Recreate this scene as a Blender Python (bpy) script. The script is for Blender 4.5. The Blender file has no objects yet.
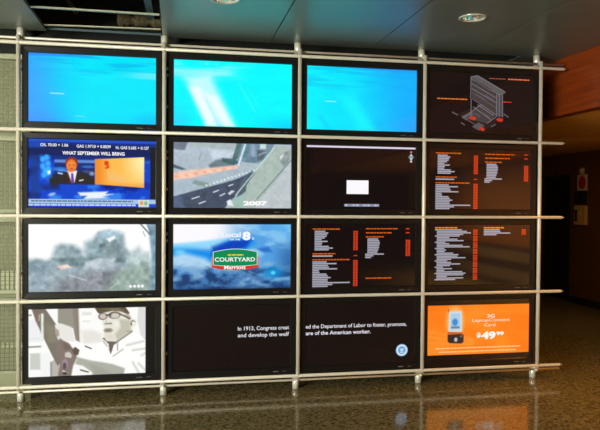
import bpy, bmesh, math, random
import numpy as np
from mathutils import Vector, Matrix
random.seed(7)
SC = bpy.context.scene
COL = SC.collection

# ------------------------------------------------------------------ camera
def set_camera():
    cd = bpy.data.cameras.new('camera'); co = bpy.data.objects.new('camera', cd); COL.objects.link(co)
    a, b, g = 0.18637, -0.01804, 0.00708
    ca, sa, cb, sb, cg, sg = math.cos(a), math.sin(a), math.cos(b), math.sin(b), math.cos(g), math.sin(g)
    f = Vector((sa*cb, ca*cb, sb)); r = Vector((ca, -sa, 0)); u = r.cross(f)
    r2 = cg*r + sg*u; u2 = -sg*r + cg*u
    m = Matrix((r2, u2, -f)).transposed().to_4x4()
    m.translation = Vector((1.3395, -5.9209, 1.7437))
    co.matrix_world = m
    cd.sensor_width = 36; cd.lens = 650/600*36; cd.clip_end = 200
    SC.camera = co
set_camera()
SC.view_settings.view_transform = 'Standard'; SC.view_settings.look = 'None'
SC.view_settings.gamma = 1; SC.view_settings.exposure = 0.0
W = bpy.data.worlds.new('world'); SC.world = W; W.use_nodes = True
W.node_tree.nodes['Background'].inputs[0].default_value = (.5, .55, .5, 1)
W.node_tree.nodes['Background'].inputs[1].default_value = 0.15

def lin(c):
    return tuple(((x/255)/12.92 if x/255 <= .04045 else ((x/255+.055)/1.055)**2.4) for x in c)

def area(name, loc, direction, sx, sy, power, col, spread=180):
    l = bpy.data.lights.new(name, 'AREA'); l.shape = 'RECTANGLE'; l.size = sx; l.size_y = sy
    l.energy = power; l.color = col; l.spread = math.radians(spread)
    o = bpy.data.objects.new(name, l); COL.objects.link(o); o.location = loc
    o.rotation_euler = Vector(direction).to_track_quat('-Z', 'Y').to_euler()
    return o
# added fills from the left, overhead and on the floor; warm lamps of the right-hand hall
area('left_side_fill', (-5.8, -6.5, 1.9), (1, .38, -.02), 7.0, 2.4, 2150, (1.0, 1.0, .86))  # added soft source in front of a windowless wall, brightens the posts
area('overhead_fill', (-4.3, -8.5, 3.15), (.25, .35, -1), 2.2, 2.2, 450, (1.0, .97, .72))  # added fill behind the viewer, far enough left that the screens don't mirror it
area('warm_hall_light', (6.6, -6.8, 2.62), (.75, -.0, -1), 5.0, .7, 900, (1.0, .58, .14), 120)
area('warm_floor_fill', (6.0, -1.2, 2.63), (-.35, -.0, -1), 1.6, .5, 30, (1.0, .42, .04), 110)  # added light that tints the floor at right orange
area('warm_corridor_light', (6.6, 2.2, 2.62), (.1, .2, -1), 1.0, 1.0, 14, (1.0, .62, .2))

# ------------------------------------------------------------------ materials
MATS = {}
def pbr(name, col, rough=.5, metal=0, spec=.5, noise=None, bump=0, coat=0, coat_rough=.1):
    if name in MATS: return MATS[name]
    m = bpy.data.materials.new(name); m.use_nodes = True
    nt = m.node_tree; b = nt.nodes['Principled BSDF']
    c = lin(col)
    b.inputs['Base Color'].default_value = (*c, 1); b.inputs['Roughness'].default_value = rough
    b.inputs['Metallic'].default_value = metal; b.inputs['Specular IOR Level'].default_value = spec
    b.inputs['Coat Weight'].default_value = coat; b.inputs['Coat Roughness'].default_value = coat_rough
    sc, amt = noise if noise else (30, .08)
    tc = nt.nodes.new('ShaderNodeTexCoord'); n = nt.nodes.new('ShaderNodeTexNoise')
    n.inputs['Scale'].default_value = sc; n.inputs['Detail'].default_value = 4
    nt.links.new(tc.outputs['Object'], n.inputs['Vector'])
    r = nt.nodes.new('ShaderNodeValToRGB')
    r.color_ramp.elements[0].position = .3; r.color_ramp.elements[1].position = .7
    r.color_ramp.elements[0].color = (*[x*(1-amt) for x in c], 1); r.color_ramp.elements[1].color = (*[min(1, x*(1+amt)) for x in c], 1)
    nt.links.new(n.outputs['Fac'], r.inputs['Fac']); nt.links.new(r.outputs['Color'], b.inputs['Base Color'])
    if bump:
        bp = nt.nodes.new('ShaderNodeBump'); bp.inputs['Strength'].default_value = bump; bp.inputs['Distance'].default_value = .002
        nt.links.new(n.outputs['Fac'], bp.inputs['Height']); nt.links.new(bp.outputs['Normal'], b.inputs['Normal'])
    MATS[name] = m; return m

def screen_mat():
    m = bpy.data.materials.new('screen_light'); m.use_nodes = True
    nt = m.node_tree; b = nt.nodes['Principled BSDF']
    a = nt.nodes.new('ShaderNodeAttribute'); a.attribute_name = 'Col'
    b.inputs['Base Color'].default_value = (.004, .003, .003, 1)
    b.inputs['Roughness'].default_value = .06; b.inputs['IOR'].default_value = 1.6
    b.inputs['Emission Strength'].default_value = 1.0
    nt.links.new(a.outputs['Color'], b.inputs['Emission Color'])
    return m
M_SCREEN = screen_mat()
M_FRAME = pbr('painted_frame_metal', (214, 206, 190), .38, .15, .5, (8, .05))
M_STEEL = pbr('brushed_steel_sleeve', (225, 223, 210), .3, .3, .5, (60, .05))
M_BEZEL = pbr('dark_display_bezel', (19, 17, 17), .3, 0, .5, (40, .06))
M_HOUS = pbr('black_housing_metal', (22, 22, 22), .5)
M_MARK = pbr('silver_print', (150, 150, 145), .4)
M_CLIP = pbr('pale_bracket_metal', (225, 228, 215), .4, .2)
M_DARK = pbr('dark_backing', (24, 26, 23), .8)
M_CEIL = pbr('grey_ceiling_panel', (124, 136, 133), .34, .35, .5, (3, .05))
M_PLEN = pbr('plenum_black', (10, 11, 11), .9)
M_TBAR = pbr('galvanised_bar', (190, 188, 165), .4, .3)
M_BLUEBAR = pbr('blue_grey_channel', (90, 112, 120), .45, .3)
M_DUCT = pbr('duct_insulation', (92, 84, 62), .9, 0, .3, (40, .5), .8)
M_WOOD = None
M_PLASTER = pbr('beige_plaster', (158, 160, 130), .75, 0, .3, (6, .05))
M_WIRE = pbr('mesh_wire', (108, 110, 84), .5, .3)
M_PANELFR = pbr('mesh_frame', (150, 152, 124), .5, .2)

def floor_mat():
    m = bpy.data.materials.new('polished_terrazzo'); m.use_nodes = True
    nt = m.node_tree; b = nt.nodes['Principled BSDF']; L = nt.links.new
    tc = nt.nodes.new('ShaderNodeTexCoord')
    v = nt.nodes.new('ShaderNodeTexVoronoi'); v.inputs['Scale'].default_value = 55
    n = nt.nodes.new('ShaderNodeTexNoise'); n.inputs['Scale'].default_value = 26; n.inputs['Detail'].default_value = 6; n.inputs['Roughness'].default_value = .7
    n2 = nt.nodes.new('ShaderNodeTexNoise'); n2.inputs['Scale'].default_value = 1.2
    for q in (v, n, n2): L(tc.outputs['Object'], q.inputs['Vector'])
    r1 = nt.nodes.new('ShaderNodeValToRGB'); e = r1.color_ramp.elements
    e[0].position = .36; e[0].color = (*lin((62, 54, 34)), 1); e[1].position = .62; e[1].color = (*lin((138, 124, 84)), 1)
    L(n.outputs['Fac'], r1.inputs['Fac'])
    sep = nt.nodes.new('ShaderNodeSeparateColor'); L(v.outputs['Color'], sep.inputs['Color'])
    r2 = nt.nodes.new('ShaderNodeValToRGB'); e = r2.color_ramp.elements
    e[0].position = .1; e[0].color = (*lin((52, 44, 28)), 1); e[1].position = .9; e[1].color = (*lin((160, 146, 104)), 1)
    L(sep.outputs[0], r2.inputs['Fac'])
    mx = nt.nodes.new('ShaderNodeMix'); mx.data_type = 'RGBA'; mx.inputs[0].default_value = .45
    L(r1.outputs['Color'], mx.inputs[6]); L(r2.outputs['Color'], mx.inputs[7])
    L(mx.outputs[2], b.inputs['Base Color'])
    r3 = nt.nodes.new('ShaderNodeMapRange'); r3.inputs[3].default_value = .07; r3.inputs[4].default_value = .14
    L(n2.outputs['Fac'], r3.inputs[0]); L(r3.outputs[0], b.inputs['Roughness'])
    b.inputs['Specular IOR Level'].default_value = .5
    return m
M_FLOOR = floor_mat()

def wood_mat():
    m = bpy.data.materials.new('orange_brown_wood'); m.use_nodes = True
    nt = m.node_tree; b = nt.nodes['Principled BSDF']; L = nt.links.new
    tc = nt.nodes.new('ShaderNodeTexCoord'); mp = nt.nodes.new('ShaderNodeMapping'); mp.inputs['Scale'].default_value = (1, .7, 9)
    n = nt.nodes.new('ShaderNodeTexNoise'); n.inputs['Scale'].default_value = 3; n.inputs['Detail'].default_value = 5
    r = nt.nodes.new('ShaderNodeValToRGB'); e = r.color_ramp.elements
    e[0].position = .3; e[0].color = (*lin((104, 38, 8)), 1); e[1].position = .7; e[1].color = (*lin((132, 54, 14)), 1)
    L(tc.outputs['Object'], mp.inputs['Vector']); L(mp.outputs[0], n.inputs['Vector']); L(n.outputs['Fac'], r.inputs['Fac']); L(r.outputs['Color'], b.inputs['Base Color'])
    b.inputs['Roughness'].default_value = .4
    return m
M_WOOD = wood_mat()
M_SOFFIT = pbr('tan_soffit', (232, 168, 66), .6, 0, .4, (2, .06))
M_BROWNWALL = pbr('brown_stone_wall', (104, 66, 32), .6, 0, .4, (5, .12))
M_WAINSCOT = pbr('grey_brown_wainscot', (92, 80, 66), .5, 0, .4, (5, .1))
M_TRIM = pbr('dark_trim', (34, 24, 16), .5)

# ------------------------------------------------------------------ mesh helpers
def link(name, bm, mat, parent=None, smooth=False):
    me = bpy.data.meshes.new(name); bmesh.ops.recalc_face_normals(bm, faces=bm.faces[:]) ; bm.to_mesh(me); bm.free()
    if mat: me.materials.append(mat)
    if smooth:
        for p in me.polygons: p.use_smooth = True
    o = bpy.data.objects.new(name, me); COL.objects.link(o); o.parent = parent
    return o
def box(bm, x0, x1, y0, y1, z0, z1, bev=0):
    v = [bm.verts.new(p) for p in ((x0,y0,z0),(x1,y0,z0),(x1,y1,z0),(x0,y1,z0),(x0,y0,z1),(x1,y0,z1),(x1,y1,z1),(x0,y1,z1))]
    fs = [bm.faces.new([v[i] for i in q]) for q in ((0,1,2,3),(4,5,6,7),(0,1,5,4),(1,2,6,5),(2,3,7,6),(3,0,4,7))]
    if bev:
        es = list({e for f in fs for e in f.edges})
        bmesh.ops.bevel(bm, geom=es, offset=bev, segments=2, affect='EDGES', profile=.5)
def cyl(bm, p0, p1, r0, r1=None, n=20, caps=True):
    r1 = r0 if r1 is None else r1
    p0, p1 = Vector(p0), Vector(p1); d = (p1-p0).normalized()
    a = d.orthogonal().normalized(); b = d.cross(a)
    A = [bm.verts.new(p0 + r0*(math.cos(t)*a+math.sin(t)*b)) for t in [2*math.pi*i/n for i in range(n)]]
    B = [bm.verts.new(p1 + r1*(math.cos(t)*a+math.sin(t)*b)) for t in [2*math.pi*i/n for i in range(n)]]
    for i in range(n): bm.faces.new((A[i], A[(i+1)%n], B[(i+1)%n], B[i]))
    if caps: bm.faces.new(A[::-1]); bm.faces.new(B)
def lathe(bm, c, prof, n=32):
    rings = []
    for r, z in prof:
        rings.append([bm.verts.new((c[0]+r*math.cos(2*math.pi*i/n), c[1]+r*math.sin(2*math.pi*i/n), c[2]+z)) for i in range(n)])
    for A, B in zip(rings, rings[1:]):
        for i in range(n): bm.faces.new((A[i], A[(i+1)%n], B[(i+1)%n], B[i]))
def mk(name, mat, parent, *boxes, bev=0):
    bm = bmesh.new()
    for b in boxes: box(bm, *b, bev=bev)
    return link(name, bm, mat, parent)
def struct(name, mat, *boxes, bev=0):
    o = mk(name, mat, None, *boxes, bev=bev); o['kind'] = 'structure'; return o
def thing(name, label, cat, loc=(0,0,0), group=None):
    o = bpy.data.objects.new(name, None); COL.objects.link(o); o.location = loc
    o['label'] = label; o['category'] = cat; o.empty_display_size = .1
    if group: o['group'] = group
    return o

# ------------------------------------------------------------------ the setting
MW, MH = 1.22016, .74            # one module of the display wall
ROWZ = [3.10 - MH*k for k in range(5)]
CEIL = 3.24
struct('floor', M_FLOOR, (-6, 8.6, -13, 9, -.1, 0))
# ceiling panels with open joints; one panel above the first display is out
PY = 1.95
def ceiling():
    bm = bmesh.new()
    xs = [-6] + [.21 + .987*k for k in range(-6, 6)]
    xs[-1] = 5.2
    g = .005
    for i in range(len(xs)-1):
        x0, x1 = xs[i]+g, xs[i+1]-g
        ys = [.13, -1.82, -3.77, -5.72, -7.67, -9.62, -13]
        for j in range(len(ys)-1):
            if j == 0 and abs(xs[i]-.21) < .01: continue
            y1, y0 = ys[j]-g, ys[j+1]+g
            if j == 0: y1 = ys[j]
            box(bm, x0, x1, y0, y1, CEIL, CEIL+.03)
    # beyond the end of the display wall the ceiling runs on into the corridor
    box(bm, 4.72, 5.2, .135, 9, CEIL, CEIL+.003)
    o = link('ceiling', bm, M_CEIL); o['kind'] = 'structure'
ceiling()
struct('ceiling_plenum', M_PLEN, (-6, 5.2, -13, 9, 4.0, 4.1), (.0, .03, -1.83, .5, 3.275, 4.0), (1.33, 1.36, -1.83, .5, 3.275, 4.0), (.03, 1.33, -1.9, -1.87, 3.275, 4.0))
struct('wall_back', M_DARK, (-.0, 4.9, .5, .62, 0, 4.0), (-6, 0, .49, .62, 3.09, 4.0))
struct('wall_alcove', M_PLASTER, (-6, -.005, .5, .62, 0, 3.09))
struct('wall_left', M_PLASTER, (-6.1, -6, -13, .62, 0, 4.0))
struct('wall_front', M_TRIM, (-6, 8.3, -13.1, -13, 0, 4.0))
struct('wall_end', M_BROWNWALL, (-6, 8.3, 9, 9.1, 0, 4.0))
# right-hand hall: bulkhead, soffit and side wall
def bulkhead():
    bm = bmesh.new(); n = 44
    prev = None
    for i in range(n+1):
        y = -13 + 22*i/n
        x = 5.2 + .0016*(y+1)**2*(1 if y > -1 else .25)
        ring = [bm.verts.new(p) for p in ((x, y, 2.665), (x+.12, y, 2.665), (x+.12, y, 3.32), (x, y, 3.32))]
        if prev:
            for k in range(4): bm.faces.new((prev[k], prev[(k+1)%4], ring[(k+1)%4], ring[k]))
        else: bm.faces.new(ring)
        prev = ring
    bm.faces.new(prev)
    o = link('wall_bulkhead', bm, M_WOOD); o['kind'] = 'structure'
bulkhead()
struct('trim_1', M_TRIM, (5.19, 5.2, -13, -1, 2.93, 2.936))
struct('ceiling_soffit', M_SOFFIT, (5.25, 8.3, -13, 9, 2.68, 2.76))
struct('wall_right', M_BROWNWALL, (8.3, 8.42, -13, 4.68, 0, 2.7), (8.3, 8.42, 5.7, 9, 0, 2.7), (8.3, 8.42, 4.68, 5.7, 2.3, 2.7))
struct('trim_2', M_TRIM, (8.24, 8.3, -13, 1.0, .80, .88))
struct('wall_wainscot', M_WAINSCOT, (8.27, 8.3, -13, 1.0, .56, .80), (8.27, 8.3, -13, 1.0, .12, .40))
struct('trim_3', M_TRIM, (8.25, 8.3, -13, 1.0, .40, .56), (8.26, 8.3, -13, 1.0, 0, .12))
struct('baseboard_right', M_TRIM, (8.27, 8.3, 1.0, 4.68, 0, .12), (8.27, 8.3, 5.7, 9, 0, .12))
d = struct('door_1', M_TRIM, (8.38, 8.42, 4.72, 5.66, .0, 2.26)); 
struct('trim_4', pbr('door_frame_brown', (60, 40, 22), .5), (8.29, 8.38, 4.68, 4.74, 0, 2.3), (8.29, 8.38, 5.64, 5.7, 0, 2.3), (8.29, 8.38, 4.74, 5.64, 2.25, 2.3))

# things inside the ceiling opening
def ceiling_bar(name, label, p0, p1, w, h, mat, cat='ceiling bar'):
    bm = bmesh.new(); p0, p1 = Vector(p0), Vector(p1)
    d = (p1-p0); L = d.length; 
    # inverted tee: flange + web
    box(bm, 0, L, -w/2, w/2, 0, .004); box(bm, 0, L, -.003, .003, .004, h)
    o = link(name, bm, mat)
    o.location = p0; o.rotation_euler = Vector(d).to_track_quat('X', 'Z').to_euler()
    o['label'] = label; o['category'] = cat
ceiling_bar('ceiling_bar', 'pale metal bar crossing the open ceiling bay, nearer the middle of the opening', (.216, -.565, CEIL+.004), (1.19, -.552, CEIL+.004), .026, .014, M_TBAR)
ceiling_bar('ceiling_bar', 'pale metal bar crossing the open ceiling bay, closest above the display wall rail', (.216, -.045, CEIL+.004), (1.19, -.105, CEIL+.004), .026, .012, M_TBAR)
ceiling_bar('ceiling_bar', 'dim grey bar at the rear lip of the open ceiling bay', (.216, .10, CEIL+.006), (1.19, .105, CEIL+.006), .02, .02, M_BLUEBAR)
ceiling_bar('ceiling_channel', 'blue grey channel running front to back inside the open ceiling bay', (1.07, -1.8, CEIL+.16), (1.10, .2, CEIL+.16), .06, .05, M_BLUEBAR, 'channel')
bm = bmesh.new(); cyl(bm, (.30, -1.8, CEIL+.30), (.42, .35, CEIL+.24), .022)
o = link('conduit', bm, pbr('conduit_grey', (110, 112, 104), .5, .4), None, True); o['label'] = 'slim grey conduit running diagonally in the dark ceiling opening'; o['category'] = 'conduit'
bm = bmesh.new()
prev = None
for i in range(19):
    t = i/18; x = .80 + .5*t; r = .05 + .012*math.sin(i*2.3) + .01*math.sin(i*1.1)
    ring = [bm.verts.new((x, .22 + r*math.cos(a)*1.2, CEIL+.16 + r*math.sin(a))) for a in [2*math.pi*k/14 for k in range(14)]]
    if prev:
        for k in range(14): bm.faces.new((prev[k], prev[(k+1)%14], ring[(k+1)%14], ring[k]))
    prev = ring
o = link('insulated_duct', bm, M_DUCT, None, True); o['label'] = 'lumpy brown insulated duct at the back of the open ceiling bay'; o['category'] = 'duct'

# recessed downlights
M_REFL = pbr('downlight_reflector', (235, 236, 225), .16, .9)
M_RING = pbr('downlight_ring', (205, 205, 192), .35, .4)
def lampmat():
    m = bpy.data.materials.new('lamp_glow'); m.use_nodes = True; b = m.node_tree.nodes['Principled BSDF']
    b.inputs['Emission Color'].default_value = (1, .95, .78, 1); b.inputs['Emission Strength'].default_value = 3.0
    n = m.node_tree.nodes.new('ShaderNodeTexNoise'); m.node_tree.links.new(n.outputs['Fac'], b.inputs['Roughness']); return m
M_LAMP = lampmat()
dl = thing('downlight', 'round recessed downlight in the grey ceiling above the second column of screens', 'downlight', (1.675, -1.10, CEIL), 'recessed downlights')
bm = bmesh.new(); lathe(bm, (0,0,0), [(.088, .03), (.112, .0), (.112, -.006), (.1, -.008), (.09, -.004), (.088, .03)]); link('trim_ring', bm, M_RING, dl, True)
bm = bmesh.new(); lathe(bm, (0,0,0), [(.09, .0), (.085, .05), (.07, .11), (.045, .15), (.0, .155)]); link('reflector', bm, M_REFL, dl, True)
bm = bmesh.new(); lathe(bm, (.0,0,0), [(.0, .055), (.016, .06), (.022, .08), (.018, .11), (.014, .15)], 16); link('bulb', bm, M_LAMP, dl, True)
r = dl.copy(); COL.objects.link(r); r.location = (3.66, -1.03, CEIL); r['label'] = 'round recessed downlight in the grey ceiling above the fourth column of screens'
for ch in list(dl.children):
    c = ch.copy(); COL.objects.link(c); c.parent = r
# the ceiling panels get real holes for the cans
ce = bpy.data.objects['ceiling']
def cut_round(o, x, y, rad):
    bm = bmesh.new(); bm.from_mesh(o.data)
    cb = bmesh.new(); cyl(cb, (x, y, CEIL-.1), (x, y, CEIL+.1), rad, n=32)
    me = bpy.data.meshes.new('cutter'); cb.to_mesh(me); cb.free(); bm.free()
    c = bpy.data.objects.new('cutter', me); COL.objects.link(c)
    md = o.modifiers.new('hole', 'BOOLEAN'); md.operation = 'DIFFERENCE'; md.object = c; md.solver = 'EXACT'
    return c
cutters = [cut_round(ce, 1.675, -1.10, .095), cut_round(ce, 3.66, -1.03, .095)]
bpy.context.view_layer.update()
dg = bpy.context.evaluated_depsgraph_get()
nm = bpy.data.meshes.new_from_object(ce.evaluated_get(dg)); ce.modifiers.clear(); ce.data = nm
for c in cutters: bpy.data.objects.remove(c)

# ------------------------------------------------------------------ display wall frame
XL, XR = -2.62, 5.15
fr = thing('display_frame', 'pale beige tubular steel grid frame standing floor to ceiling around the screens', 'frame', (0, 0, 0))
for k in range(-2, 5):
    bm = bmesh.new(); x = MW*k + (.006 if k in (2, 3) else 0)
    cyl(bm, (x, 0, .115), (x, 0, 3.165), .0185, n=20)
    link('post', bm, M_FRAME, fr, True)
for k in range(5):
    bm = bmesh.new(); z = ROWZ[k]
    # slim rail with a pointed end
    hw = .0155
    secs = [(XL, 1), (XR-.03, 1), (XR, .25)]
    prev = None
    for x, s in secs:
        ring = [bm.verts.new((x, -.006 + .013*s*math.cos(a), z + hw*s*math.sin(a))) for a in [2*math.pi*(q+.5)/12 for q in range(12)]]
        if prev:
            for q in range(12): bm.faces.new((prev[q], prev[(q+1)%12], ring[(q+1)%12], ring[q]))
        else: bm.faces.new(ring)
        prev = ring
    bm.faces.new(prev)
    link('rail', bm, M_FRAME, fr, True)
for z in (3.150, .088):
    bm = bmesh.new(); cyl(bm, (XL, .045, z), (XR, .045, z), .011, n=14); link('tie_rod', bm, M_FRAME, fr, True)
for k in range(-2, 5):
    x = MW*k
    for z0, z1, nm_ in ((3.135, CEIL, 'ceiling_sleeve'), (0.0, .11, 'foot_sleeve')):
        bm = bmesh.new(); cyl(bm, (x, .085, z0), (x, .085, z1), .032, n=28)
        box(bm, x-.010, x+.010, .0, .06, 3.142 if z0 > 1 else .082, 3.16 if z0 > 1 else .098)
        o = link(nm_, bm, M_STEEL, fr)
        for p in o.data.polygons: p.use_smooth = len(p.vertices) == 4

# grid panels left of the screens
PL = ['topmost', 'second from the top', 'third from the top', 'lowest']
for k in range(4):
    zt, zb = ROWZ[k]-.02, ROWZ[k+1]+.02
    t = thing('mesh_panel', 'beige wire mesh panel left of the screens, %s of four' % PL[k], 'mesh panel', (-.6, .40, zb), 'wire mesh panels left of the screens')
    x0, x1, h = -.62, .585, zt-zb
    mk('panel_frame', M_PANELFR, t, (x0, x1, -.012, .012, 0, .03), (x0, x1, -.012, .012, h-.045, h), (x0, x0+.03, -.012, .012, .03, h-.045), (x1-.03, x1, -.012, .012, .03, h-.045))
    bm = bmesh.new(); y = 0
    n = int((x1-x0)/.038)
    for i in range(1, n): xx = x0 + (x1-x0)*i/n; box(bm, xx-.0032, xx+.0032, -.003, .003, .02, h-.03)
    n = int(h/.038)
    for i in range(1, n): zz = h*i/n; box(bm, x0+.01, x1-.01, -.006, .0, zz-.0032, zz+.0032)
    link('wire_mesh', bm, M_WIRE, t)
    if k in (2, 3):
        zz = .21 if k == 2 else .24
        mk('cross_plate', M_PANELFR, t, (x0+.03, x1-.03, .0035, .006, .03 if k == 2 else zz, zz if k == 2 else zz+.05))

# ------------------------------------------------------------------ screen pictures
SW, SH = 1.071, .589
SX0 = .0745; SZ0 = -.0745           # left / top of the lit area relative to the module corner
GW, GH = 224, 126
YS = .034
U, V = np.meshgrid((np.arange(GW)+.5)/GW, (np.arange(GH)+.5)/GH)
rng = np.random.RandomState(3)
def fnoise(sx, sy, seed=0, oct=4):
    r = np.random.RandomState(seed); out = np.zeros((GH, GW)); amp = 1; tot = 0
    for o in range(oct):
        a, b = int(sy*2**o)+2, int(sx*2**o)+2
        g = r.rand(a, b)
        yy = V*(a-1); xx = U*(b-1); y0 = np.clip(yy.astype(int), 0, a-2); x0 = np.clip(xx.astype(int), 0, b-2)
        fy = yy-y0; fx = xx-x0; fy = fy*fy*(3-2*fy); fx = fx*fx*(3-2*fx)
        out += amp*((g[y0,x0]*(1-fx)+g[y0,x0+1]*fx)*(1-fy)+(g[y0+1,x0]*(1-fx)+g[y0+1,x0+1]*fx)*fy); tot += amp; amp *= .5
    return out/tot
def ss(e0, e1, x):
    t = np.clip((x-e0)/(e1-e0), 0, 1); return t*t*(3-2*t)
class Canvas:
    def __init__(s, col): s.a = np.zeros((GH, GW, 3)) + np.array(col, float)
    def mix(s, m, col):
        m = np.clip(m, 0, 1)[..., None]; s.a = s.a*(1-m) + np.array(col, float)*m if np.ndim(col) == 1 else s.a*(1-m)+col*m
        return s
    def add(s, m, col): s.a = s.a + m[..., None]*np.array(col, float); return s
    def poly(s, pts, col, soft=.006, op=1):
        # signed-distance polygon fill in units of screen height
        ax = 16/9; x = U*ax; y = V; d = np.full(x.shape, 1e9); ins = np.zeros(x.shape, bool)
        P = [(p[0]*ax, p[1]) for p in pts]
        for (x0, y0), (x1, y1) in zip(P, P[1:]+P[:1]):
            ex, ey = x1-x0, y1-y0; L = ex*ex+ey*ey+1e-12
            t = np.clip(((x-x0)*ex+(y-y0)*ey)/L, 0, 1)
            d = np.minimum(d, np.hypot(x-x0-t*ex, y-y0-t*ey))
            if abs(ey) > 1e-9:
                c = ((y0 > y) != (y1 > y)) & (x < (x1-x0)*(y-y0)/(y1-y0)+x0); ins ^= c
        sd = np.where(ins, d, -d)
        return s.mix(op*ss(-soft, soft, sd), col)
    def ell(s, cx, cy, rx, ry, col, soft=.15, op=1, ang=0):
        ax = 16/9; dx = (U-cx)*ax; dy = V-cy; c, n = math.cos(ang), math.sin(ang)
        q = np.hypot((dx*c+dy*n)/(rx*ax), (-dx*n+dy*c)/ry)
        return s.mix(op*(1-ss(1-soft, 1+soft, q)), col)
    def line(s, x0, y0, x1, y1, w, col, soft=.004, op=1):
        ax = 16/9; x = U*ax; X0, X1 = x0*ax, x1*ax; ex, ey = X1-X0, y1-y0
        t = np.clip(((x-X0)*ex+(V-y0)*ey)/(ex*ex+ey*ey+1e-12), 0, 1)
        d = np.hypot(x-X0-t*ex, V-y0-t*ey); return s.mix(op*(1-ss(w/2-soft, w/2+soft, d)), col)
    def noise(s, amp, sx, sy, seed): s.a = s.a + amp*(fnoise(sx, sy, seed)-.5)[..., None]*2; return s

def quad_map(tl, tr, bl, br):
    """a point measured on the picture of the screen -> (u, v) on the screen itself"""
    def f(*p):
        out = []
        for x, y in p:
            u = (x-tl[0])/(tr[0]-tl[0]); t = tl[1]+(tr[1]-tl[1])*u; b = bl[1]+(br[1]-bl[1])*u
            out.append((u, (y-t)/(b-t)))
        return out
    return f

def ocean(k):
    c = Canvas((0, 222, 252))
    st = fnoise(3, 22, 10+k, 3); wave = fnoise(4, 9, 20+k)
    if k == 0:
        c.mix(1-ss(-.05, .34, U-.08*V), (62, 168, 255)); c.mix(ss(.3, .5, U)*(1-.6*ss(.6, 1, V)), (0, 232, 252))
        c.mix(.6*ss(.45, .72, st)*(1-ss(.15, .38, V)), (10, 178, 240)); c.mix(ss(.7, 1.0, U)*ss(.75, 1.05, V)*.7, (10, 180, 255))
        c.mix(.7*ss(.62, .95, U)*(1-ss(.03, .07, abs(V-.27-.05*(U-.8)))), (130, 240, 255))
        c.mix(.8*(1-ss(.02, .06, abs(V-.0)))*(1-ss(.3,.6,U)), (40, 130, 245)); c.mix(.7*ss(.45, 0, U)*ss(.75, 1, V), (66, 150, 255))
        c.line(.17, .58, .27, .582, .018, (170, 235, 255), .01); c.line(.36, .905, .43, .905, .014, (120, 225, 255), .01)
    if k == 1:
        c = Canvas((0, 250, 255)); c.mix(ss(.55, 1, U)*ss(.7, 1.1, V)*.9, (0, 200, 255)); c.mix(ss(.22, 0, U)*ss(.4, 1.1, V)*.8, (50, 210, 255))
        c.mix(.7*ss(.4, .7, st)*(1-ss(.15, .4, V))*(1-ss(.3, .8, U)), (150, 252, 255))
        c.poly([(.08, .25), (.3, .2), (.52, 1), (.28, 1)], (215, 253, 255), .10, .9)
        c.poly([(.12, .4), (.22, .42), (.36, 1), (.27, 1)], (252, 255, 255), .05, .8); c.poly([(.26, .5), (.36, .55), (.50, 1), (.42, 1)], (252, 255, 255), .06, .8)
        c.line(.27, .6, .38, 1, .02, (175, 240, 255), .02, .7); c.line(.55, .35, .68, .75, .03, (90, 252, 255), .03, .5); c.line(.62, .4, .72, .7, .02, (90, 252, 255), .02, .4)
        c.mix(.7*(1-ss(.02, .1, abs(V-.14-.1*(.6-U))))*(1-ss(.4, .62, U)), (160, 250, 255))
    if k == 2:
        c = Canvas((0, 232, 255)); c.mix(ss(.3, .95, U), (8, 176, 255)); c.mix(ss(.3, 0, U)*.7, (0, 246, 255))
        c.mix(.45*ss(.45, .7, st)*(1-ss(.2, .45, V)), (20, 175, 240)); c.mix((1-ss(.0, .06, V))*ss(.2, .6, U), (30, 150, 245))
        c.poly([(.28, .45), (.42, .45), (.62, 1), (.46, 1)], (20, 246, 255), .09, .85); c.mix(ss(.7, 1.05, U)*ss(.6, 1, V)*.8, (50, 160, 255))
        c.line(.165, .55, .26, .552, .018, (140, 245, 255), .01); c.line(.12, .8, .2, 1, .06, (20, 205, 255), .05, .5)
    c.a += (wave-.5)[..., None]*10
    return c

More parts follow.
